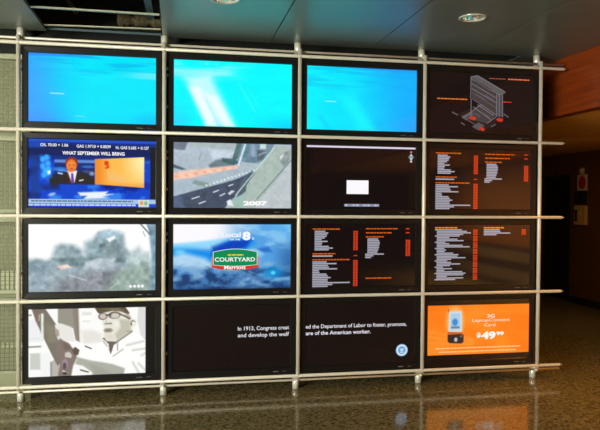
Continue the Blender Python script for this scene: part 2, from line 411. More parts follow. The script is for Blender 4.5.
def news():
    c = Canvas((16, 70, 205)); n = fnoise(7, 5, 31)
    c.mix(ss(.45, .7, n), (10, 34, 135)); c.mix(ss(.55, .75, fnoise(9, 6, 33)), (50, 130, 240))
    c.mix(1-ss(.26, .34, V), (20, 44, 130)); c.poly([(-.1, -.1), (1.1, -.1), (1.1, .045), (-.1, .045)], (30, 80, 200), .01)
    c.poly([(0, .06), (1, .10), (1, .24), (0, .24)], (20, 34, 84), .02, .8); c.poly([(0, .05), (.12, .05), (.12, .13), (0, .13)], (30, 80, 200), .02, .8)
    c.poly([(.02, .25), (.08, .25), (.08, .88), (.02, .88)], (30, 62, 130), .03, .7)
    c.poly([(.2, .27), (.52, .27), (.52, .66), (.2, .66)], (24, 48, 120), .01)
    c.poly([(.2, .3), (.52, .3), (.52, .345), (.2, .345)], (120, 165, 240), .015, .8); c.ell(.24, .44, .06, .03, (60, 140, 235), .5, .8); c.poly([(.23, .44), (.31, .46), (.30, .48), (.23, .47)], (90, 170, 245), .01, .7)
    c.ell(.46, .40, .05, .02, (70, 120, 210), .5, .8); c.ell(.49, .5, .02, .03, (160, 180, 210), .5, .8); c.ell(.45, .47, .03, .02, (110, 100, 110), .5, .6)
    c.poly([(.2, .56), (.3, .48), (.42, .48), (.5, .56), (.52, .66), (.2, .66)], (46, 44, 42), .012)
    c.ell(.2, .61, .04, .1, (44, 42, 44), .3); c.poly([(.225, .485), (.265, .50), (.262, .52), (.225, .505)], (205, 215, 230), .008)
    c.poly([(.29, .47), (.375, .46), (.354, .64), (.330, .64)], (242, 240, 248), .006); c.poly([(.29, .47), (.305, .48), (.335, .65), (.30, .65)], (70, 34, 40), .008, .8)
    c.poly([(.328, .5), (.345, .5), (.354, .645), (.328, .645)], (112, 66, 165), .006)
    c.ell(.333, .345, .049, .085, (150, 52, 24), .12); c.ell(.331, .39, .040, .095, (240, 128, 52), .14); c.ell(.331, .36, .025, .03, (250, 150, 72), .5, .7)
    c.ell(.318, .375, .008, .010, (170, 70, 30), .4, .7); c.ell(.347, .375, .008, .010, (170, 70, 30), .4, .7)
    c.ell(.333, .435, .014, .009, (180, 60, 40), .4, .8); c.poly([(.39, .60), (.425, .585), (.425, .6), (.392, .615)], (240, 240, 225), .005)
    c.poly([(.09, .24), (.17, .25), (.18, .56), (.095, .6)], (24, 104, 235), .03)
    for i, (x, y) in enumerate([(.11,.3),(.14,.27),(.15,.36),(.11,.4),(.13,.46),(.155,.44),(.12,.53),(.15,.5)]): c.ell(x, y, .02, .04, (70, 190, 255), .5, .8)
    c.poly([(.145, .47), (.17, .46), (.17, .51), (.15, .52)], (225, 248, 255), .008)
    c.ell(.18, .81, .03, .022, (190, 210, 240), .5, .8, -.3); c.poly([(.09, .66), (.24, .68), (.24, .74), (.09, .76)], (20, 40, 110), .03, .7)
    c.poly([(.38, .78), (.62, .76), (.60, .80), (.66, .80), (.58, .84), (.63, .86), (.42, .88), (.45, .83), (.40, .83)], (235, 244, 252), .018)
    c.poly([(.515, .285), (.905, .245), (.905, .70), (.515, .655)], (255, 190, 84), .006)
    pm = Canvas((0,0,0)); pm.poly([(.515, .285), (.905, .245), (.905, .70), (.515, .655)], (1, 1, 1), .006); m = pm.a[..., 0]
    c.mix(m*ss(.68, .9, U)*ss(.85, .3, V)*.9, (255, 244, 180)); c.mix(m*ss(.66, .52, U)*.8, (240, 130, 34)); c.mix(m*ss(.6, .7, V)*.6, (240, 150, 50))
    c.ell(.605, .335, .018, .026, (230, 62, 16), .3); c.poly([(.585,.36),(.62,.35),(.63,.41),(.60,.43),(.59,.41),(.61,.39)], (235, 74, 22), .01)
    for i in range(9):
        x = .61+.016*i; c.line(x, .44+.02*(i % 3)+.008*i, x+.014, .58+.006*i, .012, (236, 200, 160), .008, .7)
    c.poly([(.955, .1), (1.1, .1), (1.1, .875), (.955, .875)], (30, 32, 40), .006)
    c.poly([(0, .88), (1, .88), (1, .945), (0, .945)], (170, 200, 236), .006); c.poly([(0, .945), (1, .945), (1, 1.1), (0, 1.1)], (24, 70, 214), .006)
    c.poly([(.86, .885), (.945, .885), (.945, .99), (.86, .99)], (225, 228, 205), .006)
    c.ell(.885, .93, .014, .03, (224, 120, 70), .5, .7); c.ell(.92, .935, .014, .03, (60, 170, 130), .5, .7)
    return c

def traffic():
    q = quad_map((174, 143), (291, 145.5), (174, 208.5), (291, 209.5))
    c = Canvas((178, 192, 204)); c.noise(10, 5, 5, 41)
    c.poly(q((173,142),(188,143),(185,151),(180,151),(174,150)), (112, 122, 138), .015, .9); c.poly(q((190,143),(240,144),(236,151),(215,149),(190,147)), (172, 186, 186), .02, .8)
    c.poly(q((208,150),(228,151),(234,153),(230,158),(212,160)), (205, 218, 232), .03, .9)
    c.poly(q((174,165),(186,170),(182,171),(174,168.5)), (84, 104, 108), .01); c.line(*q((201,154))[0], *q((198.5,161))[0], .014, (130, 152, 162), .008, .9)
    c.poly(q((208,166),(215,161),(222,160),(232,163),(236,168),(210,170)), (110, 130, 138), .02); c.poly(q((221,159),(234,160),(240,164),(232,166),(222,163)), (60, 96, 100), .015, .9)
    c.poly(q((174,178),(200,180),(232,176),(258,168),(262,172),(225,184),(195,192),(174,196)), (172, 190, 202), .02)
    c.poly(q((195,181),(212,185),(205,188),(192,184)), (120, 144, 136), .02, .8)
    c.poly(q((173,174),(190,171),(212,168.5),(236,166),(237,169),(212,174),(190,179),(173,181)), (246, 200, 178), .02)
    for i in range(13): c.ell(*q((177+4.6*i, 177.5-.75*i))[0], .018, .018, (255, 214, 184) if i % 2 else (240, 176, 150), .4, .8)
    c.poly(q((172,198),(192,192),(213,186.5),(234,180.5),(257,171),(250,182),(243,188),(227,205),(222,212),(172,212)), (72, 82, 102), .012)
    c.poly(q((172,198),(182,196),(186,212),(172,212)), (92, 108, 140), .03, .8)
    for i in range(15): c.ell(*q((206+3.6*i, 186.2-1.15*i))[0], .011, .016, (216, 232, 236), .4, .9)
    for a, b, d, e in ((192,199.5,199,197.3),(199,204.3,205,202),(213,193,218,191),(219.5,196.6,224,194.4),(228,186.8,232,185.2)): c.line(*q((a,b))[0], *q((d,e))[0], .016, (222, 228, 238), .007)
    c.poly(q((227,194),(231,191),(234,192),(229,196)), (205, 216, 226), .01)
    c.poly(q((236,144),(243,144),(237,160),(231,161)), (84, 118, 118), .008); c.poly(q((241,144),(274,144),(266,160),(256,164),(243,163),(236,162)), (122, 146, 164), .012)
    c.poly(q((244,145),(249,145),(246,159),(242,159)), (96, 136, 152), .01); c.poly(q((250,146),(254,146),(254,158),(250,160)), (148, 168, 194), .012); c.poly(q((246,157),(256,158),(254,164),(244,163)), (104, 132, 150), .012)
    c.poly(q((259,145),(265,145),(265,150),(259,150)), (198, 226, 224), .01); c.poly(q((256,151),(266,152),(262,160),(256,162)), (84, 96, 104), .012, .8); c.line(*q((258,156))[0], *q((265,153))[0], .02, (176, 186, 196), .01, .8)
    c.line(*q((244,146))[0], *q((237.5,166))[0], .03, (214, 230, 242), .01)
    c.poly(q((272,150),(277,147),(291,149),(291,158),(283,172),(262,200),(256,212),(226,212),(234,202),(243,190),(258,168)), (172, 190, 182), .012)
    c.poly(q((243,178),(252,171),(246,182),(245,192),(240,196),(236,198),(238,188)), (84, 98, 112), .015); c.line(*q((273,149))[0], *q((235,196))[0], .016, (196, 228, 222), .01)
    c.poly(q((292,160),(293,213),(252,213),(258,202),(270,188),(281,175)), (190, 200, 204), .012); c.line(*q((291,161))[0], *q((256,200))[0], .014, (110, 132, 126), .008)
    c.poly(q((279,158),(284,154),(285,157),(290,151),(286,162),(281,162)), (236, 242, 240), .012); c.poly(q((284,153),(290,151),(288,164),(283,168),(280,162)), (122, 132, 136), .02, .7)
    c.poly(q((226,202),(230,200),(233,207),(227,206)), (226, 240, 240), .01); c.poly(q((232,200),(240,197),(244,207),(236,208)), (150, 190, 180), .02, .7)
    c.noise(13, 34, 20, 43)
    return c

def fog():
    q = quad_map((28, 224), (155, 223.6), (28, 291.3), (155, 291.5))
    c = Canvas((255, 255, 255)); tex = fnoise(26, 14, 55, 3)
    c.mix(ss(.46, .60, V+.12*(fnoise(10, 4, 52)-.5)), (158, 176, 184)); c.mix(ss(.7, 1.1, V)*.6, (140, 152, 156))
    c.poly(q((51,256),(54,246),(60,243.5),(74,245),(80,249),(82,258),(80,266),(60,266),(48,262)), (152, 174, 180), .05)
    c.poly(q((82,262),(83,242),(92,238),(97,232),(108,230),(122,233),(124,246),(130,256),(124,264)), (150, 174, 182), .05); c.poly(q((98,262),(99,244),(106,240),(120,240),(123,262)), (136, 156, 160), .04, .8)
    c.poly(q((96,233),(106,230),(118,231),(116,238),(104,240),(97,238)), (176, 206, 222), .04, .8); c.poly(q((105,239),(113,235),(114,238),(108,242)), (244, 248, 250), .012)
    c.poly(q((98,244),(104,243),(104,246),(98,248)), (112, 130, 138), .012, .9)
    c.poly(q((124,256),(134,249),(138,246),(142,252),(150,252),(152,268),(124,266)), (184, 204, 206), .06, .9)
    c.poly(q((52,258),(92,257),(124,258),(124,262),(90,266),(62,266)), (112, 134, 138), .03, .8)
    c.poly(q((84,262),(96,258),(114,258),(113,266),(82,270)), (186, 200, 206), .03); c.poly(q((28,262),(36,258),(48,262),(50,270),(28,272)), (134, 158, 168), .04)
    c.poly(q((56,266),(66,264),(71,267),(60,269)), (228, 202, 190), .012); c.ell(*q((121,270))[0], .014, .016, (206, 184, 180), .5)
    c.poly(q((30,268),(44,268),(46,290),(30,290)), (150, 170, 186), .06, .8); c.poly(q((60,280),(88,272),(122,268),(108,291),(58,291)), (132, 136, 144), .06, .8)
    c.poly(q((116,272),(146,262),(154,280),(154,292),(104,292)), (150, 172, 160), .05, .8); c.line(*q((109,289))[0], *q((115,284))[0], .02, (184, 200, 196), .012)
    c.line(*q((66,274))[0], *q((84,280))[0], .02, (196, 206, 210), .012, .7)
    c.poly(q((147,223),(156,223),(156,291),(150,291),(151,262),(149,240)), (128, 160, 178), .025); c.line(*q((139,223))[0], *q((149,234))[0], .02, (104, 126, 138), .01)
    c.line(*q((146,223))[0], *q((150,232))[0], .02, (110, 140, 154), .01); c.line(*q((142,231))[0], *q((144,236))[0], .012, (140, 152, 156), .008, .8)
    for x in (129.5, 133.5, 137.5, 141.5): c.ell(*q((x, 287))[0], .012, .022, (255, 246, 255), .3)
    dark = 1-ss(200, 250, c.a.mean(-1)); c.a += (tex-.5)[..., None]*70*dark[..., None]
    return c

def clouds():
    q = quad_map((174, 224), (291, 224), (174, 289.5), (291, 288.5))
    c = Canvas((84, 160, 226)); n = fnoise(5, 6, 61, 5); n2 = fnoise(9, 9, 63, 5)
    c.mix(ss(.45, .7, n)*.8, (150, 205, 242)); c.mix(ss(.75, .30, U)*ss(.52, .1, V), (246, 248, 254)); c.mix(ss(.52, .25, U)*ss(.42, .25, V), (252, 250, 254))
    c.mix(ss(.6, 1, U)*ss(.35, 0, V)*.6, (100, 190, 244)); c.mix(.7*(1-ss(.02, .09, abs(V-.32+.18*(U-.2))))*(1-ss(.5, .7, U)), (110, 208, 252))
    c.poly(q((172,249),(192,249),(212,251),(232,241),(252,238),(254,243),(240,252),(215,262),(190,262),(172,258)), (10, 140, 236), .07); c.poly(q((212,247),(230,240),(251,239),(246,247),(228,253),(212,256)), (8, 66, 186), .05)
    c.poly(q((256,248),(268,247),(272,252),(262,252)), (30, 100, 190), .03, .8)
    c.poly(q((172,256),(184,252),(206,258),(216,270),(196,270),(172,266)), (190, 222, 244), .06, .9); c.ell(*q((180,252))[0], .04, .04, (120, 215, 250), .6, .8)
    c.mix(ss(.58, .85, V)*.85, (62, 112, 168)); c.mix(ss(.5, .7, n2)*ss(.5, .75, V)*.8, (132, 176, 212)); c.mix(ss(.5, .32, n2)*ss(.5, .8, V)*.85, (22, 54, 104))
    c.mix(ss(.8, 1.0, U)*ss(.2, .5, V)*.6, (34, 84, 140)); c.mix(ss(.92, 1.03, V)*.8, (16, 44, 96))
    c.ell(*q((273,273))[0], .09, .10, (20, 140, 214), .6, .8); c.ell(*q((273,273))[0], .02, .03, (80, 225, 252), .6, .9)
    c.poly(q((276,278),(290,277),(290,280),(270,282)), (132, 196, 232), .03, .8)
    return c

def worker():
    q = quad_map((28.3, 308.5), (155, 307), (28.3, 378), (155, 371.8))
    c = Canvas((252, 252, 250)); c.noise(5, 6, 6, 71)
    G1 = (124, 119, 106)
    c.poly(q((28,320),(37,318),(43,338),(40,342),(28,342)), (240, 240, 243), .02); c.line(*q((27,314.5))[0], *q((31,314.5))[0], .02, (110, 105, 98), .01, .8)
    c.line(*q((28,339))[0], *q((40,338))[0], .012, (225, 225, 228), .01); c.line(*q((28,347))[0], *q((40,346.4))[0], .024, (150, 150, 145), .01); 
    c.poly(q((30,353.5),(40,353),(40.2,370),(30,370)), (204, 207, 199), .015); c.poly(q((40,353),(50,352),(52,376),(41,377)), (240, 243, 242), .03, .7)
    c.poly(q((49.5,362),(56,359),(62,377),(50,378)), (188, 183, 175), .015); c.line(*q((50.5,363))[0], *q((50.5,376))[0], .02, (140, 146, 142), .01)
    # board held up by the raised hands
    c.poly(q((30.5,306),(43.5,306),(56,325),(58,342),(60,352),(62,362),(57,366),(54,361),(46,344),(40,331)), G1, .012)
    c.poly(q((32,307),(43,307),(40,313),(38,326),(35,320)), (128, 108, 100), .015, .7); c.line(*q((41.8,314))[0], *q((42,340))[0], .036, (232, 240, 226), .012); c.line(*q((39,314))[0], *q((38.5,320))[0], .012, (215, 190, 180), .008)
    c.poly(q((43,322),(50,322),(55,330),(52,345),(46,340)), (134, 130, 112), .03, .7)
    c.poly(q((57,306),(77.2,306),(78.5,342),(74.5,340),(72,328),(63,325.5),(57,322.5)), (154, 149, 138), .010); c.poly(q((71,306),(77.2,306),(78.2,342),(75,338)), (132, 124, 114), .02, .7)
    c.line(*q((77.6,307))[0], *q((79,342))[0], .014, (238, 218, 206), .008); c.poly(q((81,312),(90,312),(90,315),(81,315)), (225, 226, 222), .02); c.line(*q((82,321))[0], *q((89,321))[0], .02, (226, 227, 222), .015)
    c.poly(q((80,330),(92,330),(101,334),(101,342),(82,344)), (232, 230, 222), .04)
    # gloved hands
    c.poly(q((54,324.5),(60,323),(70,326.5),(72.6,333),(73.4,343),(66,346),(58,342),(54.5,333)), (234, 232, 226), .014); c.poly(q((54.8,328),(58,330),(58.5,336),(55,336)), (176, 160, 150), .015); c.poly(q((46,326),(54,326),(57,342),(48,342)), (138, 132, 116), .02, .8)
    c.poly(q((59,338),(66,343),(73,349),(76,357),(72,366),(70,377),(57,377),(59,364),(54,352),(56,342)), (134, 120, 112), .015); c.poly(q((62,341),(70,343),(70,349),(63,350)), (112, 98, 90), .02, .7)
    c.poly(q((64,353),(68,351.5),(71,355),(70,358),(64,357)), (206, 200, 194), .010); c.ell(*q((64,364))[0], .022, .075, (160, 142, 150), .3); c.ell(*q((63.6,366))[0], .014, .05, (96, 80, 88), .4); c.line(*q((62,371))[0], *q((66,373))[0], .02, (206, 206, 204), .008); c.ell(*q((64,373.5))[0], .018, .02, (70, 64, 62), .4)
    # shirt, sleeve and cuff
    c.poly(q((66,341),(78,342),(92,347.5),(102,340),(108,352),(122,337),(131,331),(140,336),(146,342),(146,377),(96,377),(92,372),(84,365),(77,357),(72,347)), (254, 254, 252), .012)
    c.poly(q((76,357),(90,360.5),(101,362),(112,364),(124,368),(122,377),(92,377),(88,371),(82,366),(74,364)), (176, 177, 166), .02); c.poly(q((88,364),(102,368),(112,374),(94,376)), (158, 158, 146), .03, .6)
    c.poly(q((75.5,366.5),(82,366.5),(91.5,372.5),(89,377),(73,377.5),(74,372)), (248, 248, 246), .010); c.line(*q((79.5,370))[0], *q((87,372))[0], .02, (88, 86, 80), .008)
    c.poly(q((71,350),(74,346.5),(78.4,350),(77,355),(73,355)), (96, 86, 76), .010); c.line(*q((84,346))[0], *q((90,348.5))[0], .018, (96, 92, 82), .008)
    # neck and collar
    c.poly(q((101,338),(122,334),(118,341),(112.5,345),(110.8,351),(109.5,354),(108,350),(107.5,344)), (112, 101, 90), .010); c.line(*q((102,341))[0], *q((106,346))[0], .02, (190, 184, 176), .01)
    c.line(*q((116.2,342))[0], *q((116.5,350))[0], .014, (150, 146, 134), .008); c.line(*q((122,349))[0], *q((112,356))[0], .016, (176, 172, 162), .01)
    for a, b, d, e in ((126,345,143,341),(132,350,146,348),(138,363,145,370),(132,362,138,372),(141,355,146,352)): c.line(*q((a,b))[0], *q((d,e))[0], .028, (196, 194, 190), .022, .75)
    # face under a pale cap
    c.poly(q((100.5,314),(106,310),(128,311),(132,318),(131,332),(124,336),(116,341.5),(105,341),(102.5,336),(102.6,328),(101,323)), (232, 230, 216), .010)
    c.poly(q((117,319),(129,320),(130,331),(122,336.5),(116,340),(114,334),(119,328)), (190, 187, 170), .03, .85); c.poly(q((112,322),(118,320),(119,326),(114,327)), (244, 243, 234), .03, .7); c.poly(q((104,334),(112,334),(114,339),(105,340)), (222, 216, 204), .02, .8)
    c.poly(q((92.5,306),(124,306),(128.5,313),(127,314.5),(120,311.5),(111,310.8),(103,312.5),(99,314.5),(96,312)), (98, 88, 70), .012); c.poly(q((102,308.5),(118,308),(124,312),(112,310.5)), (140, 124, 96), .012, .7)
    c.poly(q((123.6,306),(138,306),(136,318),(131.5,320),(128.5,312)), (253, 253, 251), .008); c.poly(q((137.5,306),(146,306),(146,341),(140,335),(136.5,320)), (224, 222, 222), .012)
    c.poly(q((126,313),(130.5,318),(128,320),(123,316)), (176, 166, 152), .012, .8)
    c.ell(*q((133,323))[0], .022, .065, (240, 238, 228), .2); c.line(*q((130,323.5))[0], *q((131.5,320.5))[0], .016, (120, 114, 100), .008); c.line(*q((131.5,320.5))[0], *q((134,321.5))[0], .014, (130, 124, 112), .008); c.line(*q((130,323.5))[0], *q((130.5,325))[0], .02, (110, 104, 92), .008)
    c.line(*q((116,341.5))[0], *q((131,331.5))[0], .022, (140, 136, 122), .012); c.line(*q((126,331.5))[0], *q((131,331))[0], .02, (160, 156, 140), .012, .8)
    c.ell(*q((101.6,316.4))[0], .037, .052, (112, 100, 94), .15); c.ell(*q((101.8,316.2))[0], .028, .040, (212, 196, 188), .3); c.ell(*q((113.2,315.2))[0], .048, .054, (98, 90, 78), .15); c.ell(*q((113.8,315.6))[0], .037, .040, (212, 204, 190), .3)
    c.line(*q((105,315))[0], *q((109.5,314.8))[0], .022, (84, 76, 68), .008); c.line(*q((118,313.5))[0], *q((128.5,318.6))[0], .022, (104, 94, 84), .008); c.line(*q((119.5,317))[0], *q((125,318.5))[0], .014, (240, 236, 226), .008)
    c.ell(*q((104.5,321.5))[0], .012, .035, (246, 244, 236), .5); c.line(*q((104,323.6))[0], *q((110,323.4))[0], .022, (140, 134, 120), .012); c.line(*q((104,323.6))[0], *q((105,320))[0], .014, (180, 176, 164), .01)
    c.ell(*q((107,330.2))[0], .036, .034, (150, 142, 128), .3, .9); c.ell(*q((107,330.6))[0], .020, .012, (120, 112, 100), .4, .8); c.line(*q((103.5,332.4))[0], *q((110,332.2))[0], .014, (206, 200, 188), .01)
    K = .921
    c.poly([(K, -.1), (1.1, -.1), (1.1, 1.1), (K, 1.1)], (22, 20, 18), .003)
    return c

def phone_ad():
    # the picture is letterboxed: it fills v .085 .. .90
    def q(*p): return [((x-22)/503, .085+(y-28)/245*.815) for x, y in p]
    c = Canvas((255, 128, 26)); n = fnoise(3, 4, 81, 3)
    c.mix(ss(.4, .75, n)*.5, (255, 156, 52)); c.line(*q((20,70))[0], *q((500,60))[0], .08, (255, 142, 40), .06, .6)
    for i in range(3): c.line(*q((0,150+30*i))[0], *q((240,200+14*i))[0], .05, (255, 160, 62), .03, .5)
    c.mix(ss(.35, .25, V)*ss(.3, 0, U)*.4, (250, 112, 20)); c.mix(ss(.75, .95, U)*.35, (250, 112, 16))
    c.ell(*q((155,110))[0], .085, .26, (255, 190, 110), .35, .8)
    c.poly(q((126,60),(188,58),(190,160),(124,160)), (206, 224, 236), .02); c.poly(q((134,70),(180,68),(182,150),(132,152)), (170, 206, 230), .015)
    c.ell(*q((155,113))[0], .028, .06, (60, 140, 210), .3); c.poly(q((136,134),(178,134),(178,144),(136,144)), (90, 110, 140), .008, .8)
    c.line(*q((122,48))[0], *q((122,62))[0], .012, (60, 40, 40), .004)
    c.poly(q((120,160),(190,165),(196,172),(120,172)), (206, 90, 40), .01)
    c.poly(q((120,174),(185,172),(198,178),(198,212),(188,220),(128,216),(120,205)), (46, 40, 42), .01); c.ell(*q((160,200))[0], .016, .035, (190, 196, 205), .4); c.ell(*q((186,184))[0], .012, .02, (110, 100, 100), .4)
    c.poly([(-.1, -.1), (1.1, -.1), (1.1, .085), (-.1, .085)], (20, 12, 10), .003); c.poly([(-.1, .905), (1.1, .905), (1.1, 1.1), (-.1, 1.1)], (20, 12, 10), .003)
    return c

BLK = (16, 9, 9)
def screen_mesh(name, canvas, parent):
    """a lit panel: a dense grid whose vertex colours are the picture the screen shows"""
    if canvas is None:
        nx, ny = 1, 1; cols = np.tile(np.array([*lin(BLK), 1.0]), (4, 1))
    else:
        nx, ny = GW-1, GH-1
        a = np.clip(canvas.a, 0, 255)/255; L = np.where(a <= .04045, a/12.92, ((a+.055)/1.055)**2.4)
        L = np.concatenate([L, np.ones((GH, GW, 1))], -1)
        cols = L.reshape(-1, 4)
    xs = np.linspace(SX0, SX0+SW, nx+1); zs = np.linspace(SZ0, SZ0-SH, ny+1)
    X, Z = np.meshgrid(xs, zs)
    verts = np.stack([X.ravel(), np.full(X.size, YS), Z.ravel()], -1)
    I = np.arange((nx+1)*(ny+1)).reshape(ny+1, nx+1)
    faces = np.stack([I[:-1, :-1], I[1:, :-1], I[1:, 1:], I[:-1, 1:]], -1).reshape(-1, 4)
    me = bpy.data.meshes.new(name); me.from_pydata(verts.tolist(), [], faces.tolist())
    at = me.color_attributes.new('Col', 'FLOAT_COLOR', 'POINT'); at.data.foreach_set('color', cols.astype(np.float32).ravel())
    me.materials.append(M_SCREEN); me.update()
    o = bpy.data.objects.new(name, me); COL.objects.link(o); o.parent = parent
    return o

class Glyph:
    """flat lit shapes on a screen, collected into one mesh"""
    def __init__(s): s.v = []; s.f = []; s.c = []; s.cur = 'caption'; s.done = []
    def part(s, name):
        if s.v: s.done.append((s.cur, s.v, s.f, s.c))
        s.v = []; s.f = []; s.c = []; s.cur = name
    def P(s, u, v, lay): return (SX0+SW*u, YS-.0008-.0004*lay, SZ0-SH*v)
    def poly(s, pts, col, lay=0):
        n = len(s.v); s.v += [s.P(u, v, lay) for u, v in pts]; s.f.append(list(range(n, n+len(pts)))); s.c += [(*lin(col), 1)]*len(pts)
    def rect(s, u0, v0, u1, v1, col, lay=0): s.poly([(u0,v0),(u0,v1),(u1,v1),(u1,v0)], col, lay)
    def disc(s, u, v, ru, col, lay=0, n=24): s.poly([(u+ru*math.cos(-2*math.pi*i/n), v+ru*16/9*math.sin(2*math.pi*i/n)) for i in range(n)], col, lay)
    def line(s, u0, v0, u1, v1, w, col, lay=0):
        ax = 16/9; dx, dy = (u1-u0)*ax, v1-v0; L = math.hypot(dx, dy); nx, ny = -dy/L*w/2, dx/L*w/2
        s.poly([(u0+nx/ax, v0+ny), (u1+nx/ax, v1+ny), (u1-nx/ax, v1-ny), (u0-nx/ax, v0-ny)], col, lay)
    def text(s, body, u, v, h, col, width=None, lay=1, bold=0, align='LEFT', shear=0):
        """v is the baseline, h the cap height (fraction of screen height), width in u"""
        cu = bpy.data.curves.new('t', 'FONT'); cu.body = body; cu.size = 1; cu.offset = bold; cu.resolution_u = 3; cu.shear = shear; cu.fill_mode = 'FRONT'
        o = bpy.data.objects.new('t', cu); COL.objects.link(o); bpy.context.view_layer.update()
        me = bpy.data.meshes.new_from_object(o.evaluated_get(bpy.context.evaluated_depsgraph_get()))
        co = [tuple(x.co) for x in me.vertices]; fs = [list(p.vertices) for p in me.polygons]
        bpy.data.objects.remove(o); bpy.data.curves.remove(cu); bpy.data.meshes.remove(me)
        if not co: return
        x0 = min(c[0] for c in co); x1 = max(c[0] for c in co)
        sy = h/.69; sx = sy*9/16*1.0 if width is None else width/(x1-x0)
        off = {'LEFT': 0, 'CENTER': -.5, 'RIGHT': -1}[align]*(x1-x0)*sx
        n = len(s.v); s.v += [s.P(u+off+(c[0]-x0)*sx, v-c[1]*sy, lay) for c in co]; s.f += [[n+i for i in f] for f in fs]; s.c += [(*lin(col), 1)]*len(co)
    def words(s, u, v, w, h, col, lay=0):
        """a line of print too small to read: word-length dashes"""
        x = u
        while x < u+w-.004:
            l = min(random.uniform(.018, .05), u+w-x)
            s.rect(x, v, x+l, v+h, col, lay); x += l+.005
    def column(s, u0, v0, u1, v1, col):
        n = max(1, round((v1-v0)/.0272)); d = (v1-v0)/n
        for i in range(n):
            m = u0+(u1-u0)*(.45 if i % 3 else .55)
            s.rect(u0, v0+i*d, m-.002, v0+(i+1)*d-.006, col); s.rect(m+.002, v0+i*d, u1, v0+(i+1)*d-.006, col)
    def build(s, parent):
        s.part('')
        for name, s.v, s.f, s.c in s.done: s.build_one(name, parent)
    def build_one(s, name, parent):
        me = bpy.data.meshes.new(name); me.from_pydata(s.v, [], s.f)
        at = me.color_attributes.new('Col', 'FLOAT_COLOR', 'POINT'); at.data.foreach_set('color', np.array(s.c, np.float32).ravel())
        me.materials.append(M_SCREEN); me.update()
        bm = bmesh.new(); bm.from_mesh(me)
        for f in bm.faces: f.normal_update()
        bmesh.ops.reverse_faces(bm, faces=[f for f in bm.faces if f.normal.y > 0]); bm.to_mesh(me); bm.free()
        o = bpy.data.objects.new(name, me); COL.objects.link(o); o.parent = parent; return o

GRY = (166, 165, 178); ORG = (205, 90, 26); RED = (214, 62, 28)
def menu_left(g, u0, v0, gry=GRY, org=ORG, red=RED):
    rw = .0285
    g.part('listing_heading'); g.words(u0, v0, .245, .02, org)
    g.part('listing')
    w1 = [.09, .115, .105, .10, .085, .06, .11, .065, .06, .12, .155, .12, .075, .07]; v = v0+.036
    for i, w in enumerate(w1[:12]): g.rect(u0+.018, v, u0+.018+w*1.06, v+.020, gry); v += .0268
    g.part('number_column'); g.column(u0+.369, v0+.04, u0+.409, v0+.355, red)
    g.part('listing_heading'); g.words(u0, v0+.395, .205, .02, org); g.part('listing'); g.rect(u0, v0+.43, u0+.18, v0+.452, gry); g.part('number_column'); g.rect(u0+.372, v0+.43, u0+.405, v0+.445, red)
    g.part('listing_heading'); g.words(u0, v0+.49, .335, .02, org)
    g.part('listing')
    w2 = [.12, .205, .13, .14, .21, .055, .06, .12, .13, .155, .13, .13, .32, .17, .13, .14]; v = v0+.525
    for w in w2[:15]: g.rect(u0, v, u0+w*1.06, v+.0205, gry); v += .0278
    g.part('number_column'); g.column(u0+.369, v0+.51, u0+.409, v0+.935, red)
def menu_right(g, u0, v0, last, ro=0, gry=GRY, org=ORG, red=RED):
    g.part('listing_heading'); g.words(u0, v0, .295, .018, org); g.part('number_column'); g.rect(u0+ro+.335, v0, u0+ro+.37, v0+.018, red)
    g.part('listing_heading'); g.words(u0, v0+.065, .245, .02, org); g.part('number_column'); g.rect(u0+ro+.335, v0+.065, u0+ro+.37, v0+.083, red); g.part('listing_heading'); g.words(u0, v0+.13, .165, .02, org)
    g.part('listing')
    v = v0+.165
    for i, w in enumerate([.09, .10, .105, .105, .10, .10, .095, .09, .085, .16, .07, .05]):
        x = u0+.015 if i < 9 else u0-.005
        g.rect(x, v, x+w*1.08, v+.020, gry); v += .0272
    g.part('number_column'); g.column(u0+ro+.335, v0+.19, u0+ro+.377, v0+.46, red)
    if last: g.part('listing_heading'); g.words(u0, v0+.80, .24, .02, org)

